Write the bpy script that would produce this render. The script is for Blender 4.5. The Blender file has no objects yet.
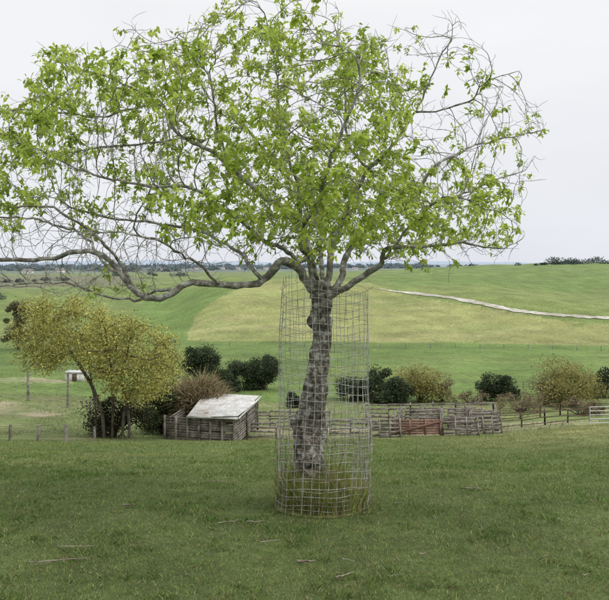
import bpy, math, random
import numpy as np
from mathutils import Vector
random.seed(7); RNG=np.random.default_rng(11)
F=620.0; CX=304.5; HY=265.0
scene=bpy.context.scene
# ---------------------------------------------------------------- helpers
def vnoise(P,seed=0):
    P=np.asarray(P,float); I=np.floor(P).astype(np.int64); f=P-I; f=f*f*(3-2*f)
    def h(i,j,k):
        n=(i*374761393+j*668265263+k*2147483647+seed*974634777)&0xffffffff
        n=((n^(n>>13))*1274126177)&0xffffffff
        n=n^(n>>16)
        return (n&0xffff)/65535.0
    r=0
    for a in (0,1):
        for b in (0,1):
            for c in (0,1):
                w=(f[:,0] if a else 1-f[:,0])*(f[:,1] if b else 1-f[:,1])*(f[:,2] if c else 1-f[:,2])
                r=r+w*h(I[:,0]+a,I[:,1]+b,I[:,2]+c)
    return r
def fbm(x,y,s,seed=0,oct=3):
    x=np.asarray(x,float).ravel(); y=np.asarray(y,float).ravel()
    t=0;a=1;tot=0
    for o in range(oct):
        t=t+a*vnoise(np.stack([x*s*2**o,y*s*2**o,np.full_like(x,seed*3.7+o)],1),seed+o); tot+=a; a*=.5
    return t/tot
def mesh_np(name,V,Fa,mat=None,col=None,smooth=False,parent=None,link=True):
    V=np.asarray(V,np.float32); 
    if isinstance(Fa,np.ndarray): Fa=[Fa]
    me=bpy.data.meshes.new(name)
    me.vertices.add(len(V)); me.vertices.foreach_set('co',V.ravel())
    nl=sum(f.size for f in Fa); npoly=sum(len(f) for f in Fa)
    me.loops.add(nl); me.polygons.add(npoly)
    li=np.concatenate([f.ravel() for f in Fa]).astype(np.int32)
    tot=np.concatenate([np.full(len(f),f.shape[1]) for f in Fa]).astype(np.int32)
    st=np.concatenate([[0],np.cumsum(tot)[:-1]]).astype(np.int32)
    me.loops.foreach_set('vertex_index',li)
    me.polygons.foreach_set('loop_start',st)
    try: me.polygons.foreach_set('loop_total',tot)
    except Exception: pass
    if smooth: me.polygons.foreach_set('use_smooth',np.ones(npoly,bool))
    me.update(calc_edges=True)
    if col is not None:
        ca=me.color_attributes.new('Col','FLOAT_COLOR','POINT')
        c=np.ones((len(V),4),np.float32); c[:,:3]=col
        ca.data.foreach_set('color',c.ravel())
    ob=bpy.data.objects.new(name,me)
    if mat: me.materials.append(mat)
    if link: scene.collection.objects.link(ob)
    if parent: ob.parent=parent
    return ob
def empty(name):
    e=bpy.data.objects.new(name,None); scene.collection.objects.link(e); return e
# ---------------------------------------------------------------- materials
def newmat(name):
    m=bpy.data.materials.new(name); m.use_nodes=True
    nt=m.node_tree; b=nt.nodes['Principled BSDF']; b.inputs['Roughness'].default_value=.85
    b.inputs['Specular IOR Level'].default_value=.2
    return m,nt,b
def N(nt,t,**k):
    n=nt.nodes.new(t)
    for a,v in k.items(): setattr(n,a,v)
    return n
def noise_mul(nt,src,scale,lo,hi,detail=4,coord=None):
    if coord is None: coord=N(nt,'ShaderNodeTexCoord').outputs['Object']
    n=N(nt,'ShaderNodeTexNoise'); n.inputs['Scale'].default_value=scale; n.inputs['Detail'].default_value=detail
    nt.links.new(coord,n.inputs['Vector'])
    r=N(nt,'ShaderNodeMapRange'); r.inputs['From Min'].default_value=.3; r.inputs['From Max'].default_value=.7
    r.inputs['To Min'].default_value=lo; r.inputs['To Max'].default_value=hi
    nt.links.new(n.outputs['Fac'],r.inputs['Value'])
    m=N(nt,'ShaderNodeVectorMath',operation='SCALE')
    nt.links.new(src,m.inputs[0]); nt.links.new(r.outputs[0],m.inputs['Scale'])
    return m.outputs[0],n
def mat_attr(name,noises=(),rough=.9,bump=None,transl=0):
    m,nt,b=newmat(name); b.inputs['Roughness'].default_value=rough
    a=N(nt,'ShaderNodeAttribute',attribute_name='Col'); src=a.outputs['Color']
    for s,lo,hi in noises: src,_=noise_mul(nt,src,s,lo,hi)
    nt.links.new(src,b.inputs['Base Color'])
    if bump:
        n=N(nt,'ShaderNodeTexNoise'); n.inputs['Scale'].default_value=bump[0]; n.inputs['Detail'].default_value=6
        nt.links.new(N(nt,'ShaderNodeTexCoord').outputs['Object'],n.inputs['Vector'])
        bp=N(nt,'ShaderNodeBump'); bp.inputs['Strength'].default_value=bump[1]; bp.inputs['Distance'].default_value=bump[2]
        nt.links.new(n.outputs['Fac'],bp.inputs['Height']); nt.links.new(bp.outputs[0],b.inputs['Normal'])
    if transl>0:
        t=N(nt,'ShaderNodeBsdfTranslucent'); nt.links.new(src,t.inputs['Color'])
        mx=N(nt,'ShaderNodeMixShader'); mx.inputs[0].default_value=transl
        nt.links.new(b.outputs[0],mx.inputs[1]); nt.links.new(t.outputs[0],mx.inputs[2])
        nt.links.new(mx.outputs[0],nt.nodes['Material Output'].inputs['Surface'])
    return m
def mat_two(name,c1,c2,scale,bscale=20,bstr=.4,bdist=.02,rough=.85,lo=.4,hi=.6,c3=None,metal=0):
    m,nt,b=newmat(name); b.inputs['Roughness'].default_value=rough; b.inputs['Metallic'].default_value=metal
    tc=N(nt,'ShaderNodeTexCoord').outputs['Object']
    n=N(nt,'ShaderNodeTexNoise'); n.inputs['Scale'].default_value=scale; n.inputs['Detail'].default_value=6; n.inputs['Roughness'].default_value=.65
    nt.links.new(tc,n.inputs['Vector'])
    r=N(nt,'ShaderNodeValToRGB'); e=r.color_ramp.elements
    e[0].position=lo; e[0].color=(*c1,1); e[1].position=hi; e[1].color=(*c2,1)
    if c3: q=e.new(min(hi+.12,1)); q.color=(*c3,1)
    nt.links.new(n.outputs['Fac'],r.inputs[0]); 
    src,_=noise_mul(nt,r.outputs[0],scale*5,.7,1.25)
    nt.links.new(src,b.inputs['Base Color'])
    n2=N(nt,'ShaderNodeTexNoise'); n2.inputs['Scale'].default_value=bscale; n2.inputs['Detail'].default_value=8
    nt.links.new(tc,n2.inputs['Vector'])
    bp=N(nt,'ShaderNodeBump'); bp.inputs['Strength'].default_value=bstr; bp.inputs['Distance'].default_value=bdist
    nt.links.new(n2.outputs['Fac'],bp.inputs['Height']); nt.links.new(bp.outputs[0],b.inputs['Normal'])
    return m
# ---------------------------------------------------------------- terrain
Dk=[16,20,24,28,35,42,48,60,80,110,150,180,230,300,400,500,600,800,1200,2000,3500,5500,9000]
tab={0:[451,446,444,443,439,432,424,410,391,369,350,340,324,309,294,283,279,275,271.5,269,266.5,264.0,264],
160:[450,444,442,443,443,439,432,417,397,373,352,342,330,314,294,282,277,274,271.5,269,266.5,263.6,264],
235:[450,443,441,444,445,441,434,419,399,375,354,343,308,286,287,280,275,273,271.5,269,266.5,263.6,264],
304:[449,442,441,444,446,441,434,420,400,377,354,343,308,284,284,279,275,272,271.5,269,266.5,264.0,264],
390:[448,441,440,442,445,440,433,419,400,377,355,344,314,294,279,273,270,271,271.5,269,266.5,264.0,264],
470:[447,439,437,440,442,439,433,419,400,377,356,345,316,293,275,267,265,268,271.5,269,266.5,263.4,264],
609:[443,431,426,424,427,431,425,414,396,376,357,347,320,297,276,265,262,266,271.5,269,266.5,264.0,264]}
near=[(-60,1.6),(0,1.6),(3.7,1.98),(6,2.32),(8,2.76),(12,3.72)]
def dep2p(d): return np.log10(np.maximum(np.asarray(d,float),0)+1.0)
grid=np.linspace(0,4.1,1600); cols=sorted(tab)
TB=[]
for c in cols:
    ds=[a for a,b in near]+Dk; dr=[b for a,b in near]+[(t-HY)/F*d for t,d in zip(tab[c],Dk)]
    z=np.interp(10**grid-1,ds,dr); k=31; kk=np.hanning(k); kk/=kk.sum()
    rat=z/(10**grid); rat=np.convolve(np.pad(rat,k//2,mode='edge'),kk,'valid'); TB.append(rat*10**grid)
TB=np.array(TB)
def H(x,y):
    x=np.atleast_1d(np.asarray(x,float)); y=np.atleast_1d(np.asarray(y,float))
    p=dep2p(y); u=x/np.maximum(y,6)*F+CX
    v=np.array([np.interp(p,grid,t) for t in TB])
    cc=np.array(cols,float); u=np.clip(u,0,609)
    i=np.clip(np.searchsorted(cc,u,side='right')-1,0,len(cc)-2); t=(u-cc[i])/(cc[i+1]-cc[i]); t=t*t*(3-2*t)
    ar=np.arange(len(x)); z=-(v[i,ar]*(1-t)+v[i+1,ar]*t)
    z+= (fbm(x,y,.9,3,2)-.5)*.07*np.clip(y/6,0.3,1)
    z+= (fbm(x,y,.02,5,2)-.5)*4.5*np.clip((y-190)/200,0,1)*np.clip((1500-y)/700,0.0,1)
    win=np.clip((y-195)/60,0,1)*np.clip((560-y)/150,0,1)
    z+= (fbm(x,y,.012,15,2)-.5)*19*win
    z+= (fbm(x,y,.0012,8,3)-.42)*85*np.clip((y-3200)/2000,0,1)
    return z
def Hs(x,y): return float(H([x],[y])[0])
def W(px,py,d): return np.array([(px-CX)/F*d,d,(HY-py)/F*d])
_ds=np.concatenate([np.arange(2.5,60,.15),np.geomspace(60,7000,1000)])
def ray(px,py,dmin=0):
    xs=(px-CX)/F*_ds; z=(HY-py)/F*_ds; h=H(xs,_ds)
    ok=np.where((z<=h)&(_ds>=dmin))[0]
    i=ok[0] if len(ok) else len(_ds)-1
    d=_ds[i]; return np.array([xs[i],d,Hs(xs[i],d)])
rows=np.concatenate([np.linspace(-40,1,12),np.geomspace(1.3,9000,620)])
s=np.concatenate([np.linspace(-2.2,-.66,50)[:-1],np.linspace(-.66,.66,430),np.linspace(.66,2.2,50)[1:]])
YY,SS=np.meshgrid(rows,s,indexing='ij'); XX=SS*(np.abs(YY)+4)
xf,yf=XX.ravel(),YY.ravel(); zf=H(xf,yf)
PXf=CX+xf/np.maximum(yf,.5)*F; PYf=HY-zf/np.maximum(yf,.5)*F
def inpoly(px,py,poly):
    r=np.zeros(len(px),bool); n=len(poly)
    for i in range(n):
        x1,y1=poly[i]; x2,y2=poly[(i+1)%n]
        if y1==y2: continue
        c=((y1>py)!=(y2>py))&(px<(x2-x1)*(py-y1)/(y2-y1)+x1); r^=c
    return r
col=np.zeros((len(xf),3)); col[:]=(.085,.118,.038)
def paint(mask,c,nz=None):
    c=np.array(c)
    if nz is None: col[mask]=c
    else: col[mask]=col[mask]*(1-nz[mask,None])+c*nz[mask,None]
n1=fbm(xf,yf,.05,21,3); n2=fbm(xf,yf,.3,22,3); n3=fbm(xf,yf,.012,23,3); n4=fbm(xf*.25,yf,.16,24,3)
jx=PXf+(n1-.5)*18; jy=PYf+(n1-.5)*4
mid=yf>34
paint(mid,(.13,.165,.058))
paint((yf>34)&(yf<75),(.18,.18,.085),np.clip((n2-.45)*4,0,1)*.7)
field=(yf>78)&(yf<182); paint(field,(.112,.165,.047))
paint(field,(.15,.18,.06),np.clip((n1-.45)*4,0,1)*.7); paint(field,(.085,.135,.04),np.clip((n4-.5)*4,0,1)*.6)
paint(field,(.125,.20,.052),np.clip((n3-.45)*5,0,1)*.4)
hill=(yf>=182); paint(hill,(.14,.185,.058)); paint(hill,(.175,.20,.076),np.clip((n1-.5)*4,0,1)*.5); paint(hill,(.105,.145,.048),np.clip((n4-.54)*6,0,1)*.5)
tan=inpoly(jx,jy,[(186,340),(192,322),(208,303),(235,285),(280,276),(372,284),(390,290),(420,298),(470,305),(540,317),(575,322),(560,328),(520,335),(470,341),(380,344),(250,343)])&(yf<430)
paint(tan&hill,(.225,.24,.092),None); paint(tan&hill,(.17,.205,.07),np.clip((n1-.45)*5,0,1)*.6); paint(tan&hill,(.28,.27,.13),np.clip((n4-.53)*5,0,1)*.55)
tan2=inpoly(jx,jy,[(480,338),(560,326),(640,320),(640,346),(470,346)]); paint(tan2&hill,(.21,.215,.085),np.full(len(xf),.8))
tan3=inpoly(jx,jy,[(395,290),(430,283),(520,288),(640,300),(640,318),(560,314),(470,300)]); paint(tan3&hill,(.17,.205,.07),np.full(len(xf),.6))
top=inpoly(jx,jy,[(395,286),(380,274),(450,266),(640,262),(640,284),(560,292),(480,284)]); paint(top&hill,(.12,.18,.05),np.full(len(xf),.7))  # right hilltop painted darker green, shade of the fold put into the colour
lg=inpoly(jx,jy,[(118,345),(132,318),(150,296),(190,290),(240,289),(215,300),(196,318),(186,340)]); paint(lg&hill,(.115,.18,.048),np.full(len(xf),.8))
brown=inpoly(jx,jy,[(-60,278),(40,275),(150,277),(120,285),(60,287),(-60,289)]); paint(brown&(yf>350),(.14,.13,.09),np.full(len(xf),.75))
hz=np.clip((yf-250)/1200,0,1)*.35; col=col*(1-hz[:,None])+np.array((.23,.26,.24))*hz[:,None]  # atmospheric haze painted into the ground colour, stronger with distance
far=yf>900; paint(far,(.15,.18,.14)); paint(yf>1300,(.17,.20,.19)); paint(yf>2500,(.22,.26,.30)); paint(yf>4200,(.29,.35,.43))  # far land colours turn bluish grey in bands, aerial haze baked in
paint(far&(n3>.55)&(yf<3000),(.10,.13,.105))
for poly in ([(-80,401),(20,402),(60,405),(75,412),(40,417),(-80,419)],[(-80,378),(30,377),(70,381),(72,384),(20,383),(-80,386)],[(255,428),(440,428),(500,424),(600,420),(600,424),(500,431),(440,436),(255,437)]):
    paint(inpoly(jx,jy,poly)&(yf>34)&(yf<150),(.30,.26,.18),np.clip((n2-.3)*3,0,1)*.8)
hump=(yf>14)&(yf<34)&(PXf>400); paint(hump,(.21,.215,.09),np.clip((PXf-400)/120,0,1)*np.clip((yf-14)/6,0,1)*.7)
nr,nc=XX.shape; idx=np.arange(nr*nc).reshape(nr,nc)
FA=np.stack([idx[:-1,:-1],idx[:-1,1:],idx[1:,1:],idx[1:,:-1]],-1).reshape(-1,4)
mground=mat_attr('pasture_ground',[(.05,.88,1.12),(.12,.80,1.2),(1.1,.72,1.28),(9,.75,1.25),(60,.7,1.3)],rough=1,bump=(14,.8,.05))
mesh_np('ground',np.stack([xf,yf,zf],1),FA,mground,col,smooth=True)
# ---------------------------------------------------------------- tubes
def tube(P,R,sides,closed=False):
    P=np.asarray(P,float); n=len(P)
    T=np.gradient(P,axis=0) if not closed else np.roll(P,-1,0)-np.roll(P,1,0)
    T/=np.linalg.norm(T,axis=1)[:,None]+1e-9
    ref=np.array([0,0,1.]) if abs(T[0][2])<.9 else np.array([1.,0,0])
    nn=np.cross(T[0],ref); nn/=np.linalg.norm(nn)
    a=np.arange(sides)/sides*2*math.pi; V=np.zeros((n,sides,3))
    for i in range(n):
        nn=nn-T[i]*np.dot(nn,T[i]); l=np.linalg.norm(nn)
        if l<1e-6: nn=np.cross(T[i],[.3,.5,.8]); l=np.linalg.norm(nn)
        nn=nn/l; b=np.cross(T[i],nn)
        V[i]=P[i]+R[i]*(np.cos(a)[:,None]*nn+np.sin(a)[:,None]*b)
    id=np.arange(n*sides).reshape(n,sides)
    if closed: nx=np.roll(id,-1,0)
    else: nx=id[1:]; id=id[:-1]
    Fq=np.stack([id,np.roll(id,-1,1),np.roll(nx,-1,1),nx],-1).reshape(-1,4)
    return V.reshape(-1,3),Fq
class Acc:
    def __init__(s): s.V=[];s.F=[];s.C=[];s.n=0
    def add(s,V,Fq,c=None):
        s.V.append(V); s.F.append(Fq+s.n); s.n+=len(V)
        if c is not None: s.C.append(np.broadcast_to(np.asarray(c,float),(len(V),3)))
    def beam(s,p1,p2,w,h,c=None,up=(0,0,1)):
        p1=np.array(p1,float);p2=np.array(p2,float);t=p2-p1;t/=np.linalg.norm(t)
        up=np.array(up,float)
        if abs(np.dot(t,up))>.95: up=np.array([0,1.,0])
        a=np.cross(t,up);a/=np.linalg.norm(a);b=np.cross(a,t)
        V=[]
        for p in (p1,p2):
            for i,j in ((-1,-1),(1,-1),(1,1),(-1,1)): V.append(p+a*w/2*i+b*h/2*j)
        Fq=np.array([[0,1,2,3],[7,6,5,4],[0,4,5,1],[1,5,6,2],[2,6,7,3],[3,7,4,0]])
        s.add(np.array(V),Fq,c)
    def obj(s,name,mat,parent=None,smooth=False):
        return mesh_np(name,np.concatenate(s.V),np.concatenate(s.F),mat,np.concatenate(s.C) if s.C else None,smooth,parent)
# ---------------------------------------------------------------- branching
def resample(P,step):
    P=np.asarray(P,float); d=np.r_[0,np.cumsum(np.linalg.norm(np.diff(P,axis=0),axis=1))]
    n=max(2,int(d[-1]/step)+1); t=np.linspace(0,d[-1],n)
    Q=np.stack([np.interp(t,d,P[:,k]) for k in range(3)],1)
    if n>4:
        for _ in range(2): Q[1:-1]=(Q[:-2]+2*Q[1:-1]+Q[2:])/4
    return Q
def colonize(P,par,A,step,infl,kill,iters,jit=.3,trop=(0,0,0),mom=.35):
    P=list(map(np.array,P)); par=list(par); A=np.array(A); trop=np.array(trop)
    M=np.array(P); 
    D=np.full(len(A),1e9); I=np.zeros(len(A),int)
    for a0 in range(0,len(M),200):
        d=np.linalg.norm(A[:,None]-M[None,a0:a0+200],axis=2); j=d.argmin(1); m=d[np.arange(len(A)),j]
        u=m<D; D[u]=m[u]; I[u]=j[u]+a0
    kids={}
    for it in range(iters):
        keep=D>kill; A=A[keep];D=D[keep];I=I[keep]
        act=D<infl
        if not act.any(): break
        new=[]
        for i in np.unique(I[act]):
            v=A[act&(I==i)]-P[i]; v/=np.linalg.norm(v,axis=1)[:,None]; g=v.mean(0)
            if par[i]>=0:
                q=P[i]-P[par[i]]; g=g+mom*q/(np.linalg.norm(q)+1e-9)
            g=g/(np.linalg.norm(g)+1e-9)+RNG.normal(0,jit,3)+trop; g/=np.linalg.norm(g)
            p=P[i]+g*step
            ks=kids.setdefault(i,[])
            if len(ks)>=4 or any(np.linalg.norm(p-P[k])<.35*step for k in ks): continue
            ks.append(len(P)); new.append(len(P)); P.append(p); par.append(int(i))
        if not new: break
        Q=np.array([P[k] for k in new])
        for a0 in range(0,len(Q),400):
            d=np.linalg.norm(A[:,None]-Q[None,a0:a0+400],axis=2); j=d.argmin(1); m=d[np.arange(len(A)),j]
            u=m<D; D[u]=m[u]; I[u]=np.array(new)[j[u]+a0]
    return P,par
def tree_tubes(P,par,r0,expo,minr=None,wob=.0,rtop=99):
    n=len(P); P=np.array(P); tips=np.zeros(n); ch=[[] for _ in range(n)]
    for i in range(n):
        if par[i]>=0: ch[par[i]].append(i)
    order=[]; st=[i for i in range(n) if par[i]<0]
    while st:
        i=st.pop(); order.append(i); st.extend(ch[i])
    for i in reversed(order):
        tips[i]=sum(tips[c] for c in ch[i]) if ch[i] else 1
    R=np.minimum(r0*tips**expo,rtop)
    if minr is not None: R=np.maximum(R,minr)
    acc=Acc()
    roots=[i for i in range(n) if par[i]<0]; stack=[(i,None) for i in roots]
    while stack:
        i,pp=stack.pop(); chain=[i]; 
        while ch[i]:
            b=max(ch[i],key=lambda c:R[c]*1000+tips[c])
            for c in ch[i]:
                if c!=b: stack.append((c,i))
            i=b; chain.append(i)
        pts=[P[k] for k in chain]; rr=[R[k] for k in chain]
        if pp is not None: pts=[P[pp]]+pts; rr=[min(R[pp],rr[0]*1.15)]+rr
        if len(pts)<2: continue
        rr=np.array(rr); 
        if len(rr)>3: rr[1:-1]=(rr[:-2]+rr[1:-1]*2+rr[2:])/4
        mx=rr.max(); sd=4 if mx<.006 else 5 if mx<.012 else 8 if mx<.03 else 14
        pts=np.array(pts)
        rr[-1]*=.6
        V,Fq=tube(pts,rr,sd)
        if wob>0 and mx>.012:
            nz=vnoise(V*28)+vnoise(V*60)*.5-.75
            ctr=np.repeat(pts,sd,0); V=ctr+(V-ctr)*(1+wob*nz)[:,None]
        acc.add(V,Fq)
    return acc,R,ch,P
def unit(v): return v/(np.linalg.norm(v,axis=-1,keepdims=True)+1e-9)
# ================================================================= MAIN TREE
TD=6.0
def T(px,py,dy=0): return W(px,py,TD+dy)
oak=empty('oak_tree')
bark=mat_two('lichen_bark',(.06,.05,.04),(.17,.155,.13),18,bscale=50,bstr=1,bdist=.018,lo=.36,hi=.52,c3=(.46,.46,.41))
trunk_px=[(316,508,.0,.21),(315,496,0,.17),(312,480,0,.138),(309,460,0,.116),(307,440,0,.104),(310,420,0,.096),(313,400,0,.094),(314,380,0,.090),(319,360,0,.084),(323,340,0,.080),(321,320,0,.080),(322,305,0,.090),(322,292,0,.102),(323,284,0,.078)]
tp=np.array([T(a,b,c) for a,b,c,_ in trunk_px]); tr=np.array([q[3] for q in trunk_px])
tl=np.r_[0,np.cumsum(np.linalg.norm(np.diff(tp,axis=0),axis=1))]; tt=np.linspace(0,tl[-1],190)
TPn=np.stack([np.interp(tt,tl,tp[:,k]) for k in range(3)],1); TR=np.interp(tt,tl,tr)
ks=np.hanning(13);ks/=ks.sum()
sm=lambda a:np.convolve(np.pad(a,6,mode='edge'),ks,'valid')
TPn=np.stack([sm(TPn[:,k]) for k in range(3)],1); TR=sm(TR)
TS=80
V,Fq=tube(TPn,TR,TS)
ctr=np.repeat(TPn,TS,0); rad=unit(V-ctr)
ang=np.tile(np.arange(TS)/TS*2*math.pi,190); hh=np.repeat(tt,TS)
rid=vnoise(np.stack([np.cos(ang)*3.0,np.sin(ang)*3.0,hh*1.6],1),4)-.5
kn=np.clip(vnoise(np.stack([np.cos(ang)*1.8,np.sin(ang)*1.8,hh*6],1),9)-.58,0,1)
fine=vnoise(V*np.array([45,45,20]),2)-.5; f2=vnoise(V*90,3)-.5
root=np.cos(ang*4+hh*2)*np.exp(-hh/.25)*.05
V=V+rad*((rid*.09+kn*.20+fine*.034+f2*.012+root)[:,None])
mesh_np('trunk',V,Fq,bark,smooth=True,parent=oak)
limbs=[
([(321,300,0),(300,272,-.1),(283,266,-.2),(255,272,-.3),(220,285,-.35),(170,289,-.4),(132,286,-.45),(118,270,-.45),(80,258,-.5),(30,262,-.55),(-30,272,-.6)],.048,.014),
([(320,298,0),(308,270,.1),(298,245,.15),(283,222,.2),(262,195,.3),(240,172,.35),(205,140,.4),(160,105,.5),(100,75,.6),(60,62,.7)],.046,.005),
([(323,298,0),(330,262,.0),(340,225,.1),(346,200,.1),(364,165,.1),(388,150,.15),(415,112,.2),(435,75,.25),(452,40,.3)],.038,.004),
([(325,300,0),(348,276,.1),(355,250,.2),(380,218,.3),(402,200,.5),(430,165,.6),(470,145,.8),(510,135,.9),(545,128,1.0)],.038,.004),
([(324,300,0),(352,284,-.15),(374,272,-.25),(386,258,-.3),(420,252,-.4),(460,243,-.5),(500,240,-.5),(522,232,-.5)],.040,.004),
([(300,247,.15),(303,215,.1),(300,180,0),(292,140,-.1),(280,95,-.15),(268,45,-.2),(250,6,-.2)],.022,.004),
([(298,262,.0),(275,240,-.3),(245,222,-.5),(200,200,-.7),(150,190,-.8),(90,172,-.9),(20,150,-1.0),(-30,140,-1.0)],.025,.005),
([(132,286,-.45),(108,262,-.6),(85,235,-.8),(55,212,-.9),(10,200,-1.),(-30,190,-1)],.018,.005),
([(118,272,-.45),(95,250,-.2),(70,228,0),(30,215,.2),(-20,205,.3)],.016,.005),
([(170,289,-.4),(135,296,-.2),(105,302,0),(60,290,.1),(20,292,.2),(-30,295,.3)],.016,.005),
([(322,296,0),(318,265,-.4),(310,235,-.8),(318,200,-1.1),(330,160,-1.3),(345,110,-1.4),(350,60,-1.4)],.024,.004),
([(322,296,0),(325,268,.5),(320,230,.9),(300,190,1.2),(260,150,1.4),(220,110,1.5),(190,60,1.5)],.030,.005),
([(364,165,.1),(352,130,.3),(345,95,.5),(340,60,.6),(325,25,.6)],.015,.004),
([(240,172,.35),(225,145,.1),(215,110,-.1),(205,75,-.1),(185,45,-.1)],.015,.004),
([(255,272,-.3),(235,245,0),(205,232,.4),(160,225,.7),(110,215,.9),(60,190,1.0)],.019,.004),
([(402,200,.5),(425,205,.3),(455,195,.2),(490,178,.1),(515,180,0)],.014,.004),
([(386,258,-.3),(400,235,-.6),(425,218,-.8),(455,205,-.9),(490,215,-1)],.014,.004),
([(415,112,.2),(440,105,0),(470,95,-.1),(500,85,-.1),(520,78,-.1)],.011,.004),
([(160,105,.5),(130,110,.3),(90,120,.1),(45,112,0),(10,108,0)],.011,.004),
([(220,285,-.35),(200,268,-.6),(170,255,-.9),(120,240,-1.1),(70,235,-1.2)],.014,.004),
([(205,140,.4),(170,140,.2),(120,150,0),(60,150,-.1),(10,160,-.2)],.013,.004),
]
P=[];par=[];mr=[]
for L,ra,rb in limbs:
    Q=resample([T(*p) for p in L],.06); n=len(Q)
    Q[1:-1]+=RNG.normal(0,.006,(n-2,3))
    tq=np.linspace(0,1,n)
    w=np.stack([vnoise(np.stack([tq*n*.13,np.full(n,7.*k),np.full(n,len(P)*.31)],1),k) for k in range(3)],1)-.5
    Q+=w*.22*np.minimum(1,tq*6)[:,None]
    if P:
        dd=np.linalg.norm(np.array(P)-Q[0],axis=1); j=int(dd.argmin())
        pr=j if dd[j]<.2 and L[0][1]<295 else -1
    else: pr=-1
    for i,q in enumerate(Q):
        par.append(pr if i==0 else len(P)-1); P.append(q); mr.append(ra+(rb-ra)*(tq[i]**.7))
crown=[(-70,285),(-70,120),(-10,112),(20,95),(40,80),(38,52),(80,48),(112,52),(125,16),(165,40),(200,20),(222,-8),(270,-24),(330,-6),(348,24),(385,36),(408,14),(470,22),(490,70),(520,78),(550,130),(528,180),(528,232),(505,262),(440,276),(395,262),(350,262),(330,240),(300,240),(270,262),(200,275),(140,300),(110,306),(40,296)]
def samp_crown(n,dmax=1.75):
    out=[]
    while len(out)<n:
        m=4000; px=RNG.uniform(-70,550,m); py=RNG.uniform(-24,306,m); dy=RNG.uniform(-dmax,dmax*1.1,m)
        ok=inpoly(px,py,crown)
        e=((px-270)/330)**2+((py-170)/190)**2
        ok&=np.abs(dy)<dmax*np.sqrt(np.clip(1.15-e,.08,1))
        ok&=~((py>262)&(px>150)&(RNG.random(m)<.75))
        ok&=~((py<235)&(py>60)&(px>400)&(RNG.random(m)<.45))
        d=TD+dy; Q=np.stack([(px-CX)/F*d,d,(HY-py)/F*d],1)
        ok&=vnoise(Q*2.0,31)>RNG.uniform(.25,.65,m)
        out.extend(Q[ok])
    return np.array(out[:n])
A=samp_crown(4600)
n0=len(P)
P,par=colonize(P,par,A,.055,.8,.083,110,jit=.15,trop=(0,0,.03),mom=.75)
PA=np.array(P); nn_=len(P); cnt=np.zeros(nn_); sm_=np.zeros((nn_,3))
for i in range(n0,nn_):
    sm_[par[i]]+=PA[i]; cnt[par[i]]+=1
Q=PA.copy()
for i in range(n0,nn_):
    if cnt[i]>0: Q[i]=PA[i]*.4+.3*PA[par[i]]+.3*sm_[i]/cnt[i]
P=list(Q)
n1_=len(P); base=np.array(P)
for i in range(n1_):
    if par[i]<0 or RNG.random()>(.40 if i>n0 else .7) or (base[i][2]<-.25 and base[i][0]>-1) : continue
    if i<n0 and mr[i]>.03: continue
    d=unit(base[i]-base[par[i]]); k=i
    d=unit(d*.8+RNG.normal(0,.6,3)+np.array([0,0,.2])); sg=RNG.uniform(.03,.055)
    for q in range(RNG.integers(2,5)):
        d=unit(d+RNG.normal(0,.22,3)); P.append(P[k]+d*sg); par.append(k); k=len(P)-1
minr=np.zeros(len(P)); minr[:n0]=mr
acc,R,ch,PN=tree_tubes(P,par,.0017,.36,minr,wob=.4)
bark_t=mat_two('twig_bark',(.10,.09,.075),(.23,.22,.19),14,bscale=50,bstr=.8,bdist=.01,lo=.36,hi=.52,c3=(.46,.46,.42))
acc.obj('branches',bark_t,oak,smooth=True)
def leaf_template():
    st=[(0,.02),(.22,.17),(.38,.12),(.6,.27),(.74,.17),(1,.0)]
    V=[];Fq=[]
    for t,w in st:
        z=-.25*t*t
        V+= [(t,-w,z+w*.35),(t,0,z),(t,w,z+w*.35)]
    for i in range(len(st)-1):
        a=i*3; Fq+=[(a,a+1,a+4,a+3),(a+1,a+2,a+5,a+4)]
    return np.array(V),np.array(Fq)
def place_leaves(name,pos,dirs,size,cols,mat,parent,tmpl):
    LV,LF=tmpl; n=len(pos); X=unit(dirs); up=unit(RNG.normal(0,.6,(n,3))+np.array([0,0,1.]))
    Y=unit(np.cross(up,X)); Z=np.cross(X,Y)
    V=pos[:,None]+size[:,None,None]*(LV[None,:,0,None]*X[:,None]+LV[None,:,1,None]*Y[:,None]+LV[None,:,2,None]*Z[:,None])
    k=len(LV); Fq=(LF[None]+(np.arange(n)*k)[:,None,None]).reshape(-1,LF.shape[1])
    return mesh_np(name,V.reshape(-1,3),Fq,mat,np.repeat(cols,k,0),False,parent)
mleaf=mat_attr('young_oak_leaf',[],rough=.5,transl=.5)
tipi=[i for i in range(len(PN)) if not ch[i] and par[i]>=0 and R[i]<.01]
tp_=PN[tipi]; tdir=unit(tp_-PN[[par[i] for i in tipi]])
pxs=CX+tp_[:,0]/tp_[:,1]*F; pys=HY-tp_[:,2]/tp_[:,1]*F
dens=np.full(len(tp_),.17)
def blob(cx,cy,rx,ry,v):
    global dens
    dens=dens+v*np.exp(-(((pxs-cx)/rx)**2+((pys-cy)/ry)**2))
blob(325,215,80,44,.52); blob(95,78,100,34,.50); blob(285,40,65,38,.38); blob(195,210,50,30,.42); blob(455,210,65,42,.48); blob(20,140,55,40,.36); blob(270,150,85,40,.32); blob(430,60,45,40,.16); blob(380,100,50,40,.14)
blob(90,265,130,35,-.4); blob(470,120,50,40,-.08); blob(440,265,90,16,-.2); blob(340,282,60,16,-.5); blob(200,275,60,22,-.3)
cl=vnoise(tp_*3.6,77)*.75+.25*vnoise(tp_*8,78)
keep=(cl-.5)*1.4+.5+ (RNG.random(len(cl))-.5)*.2 > 1-dens*1.02-.14
kp=np.where(keep)[0]
pos=[];dr=[];sz=[];cc_=[]
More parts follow.
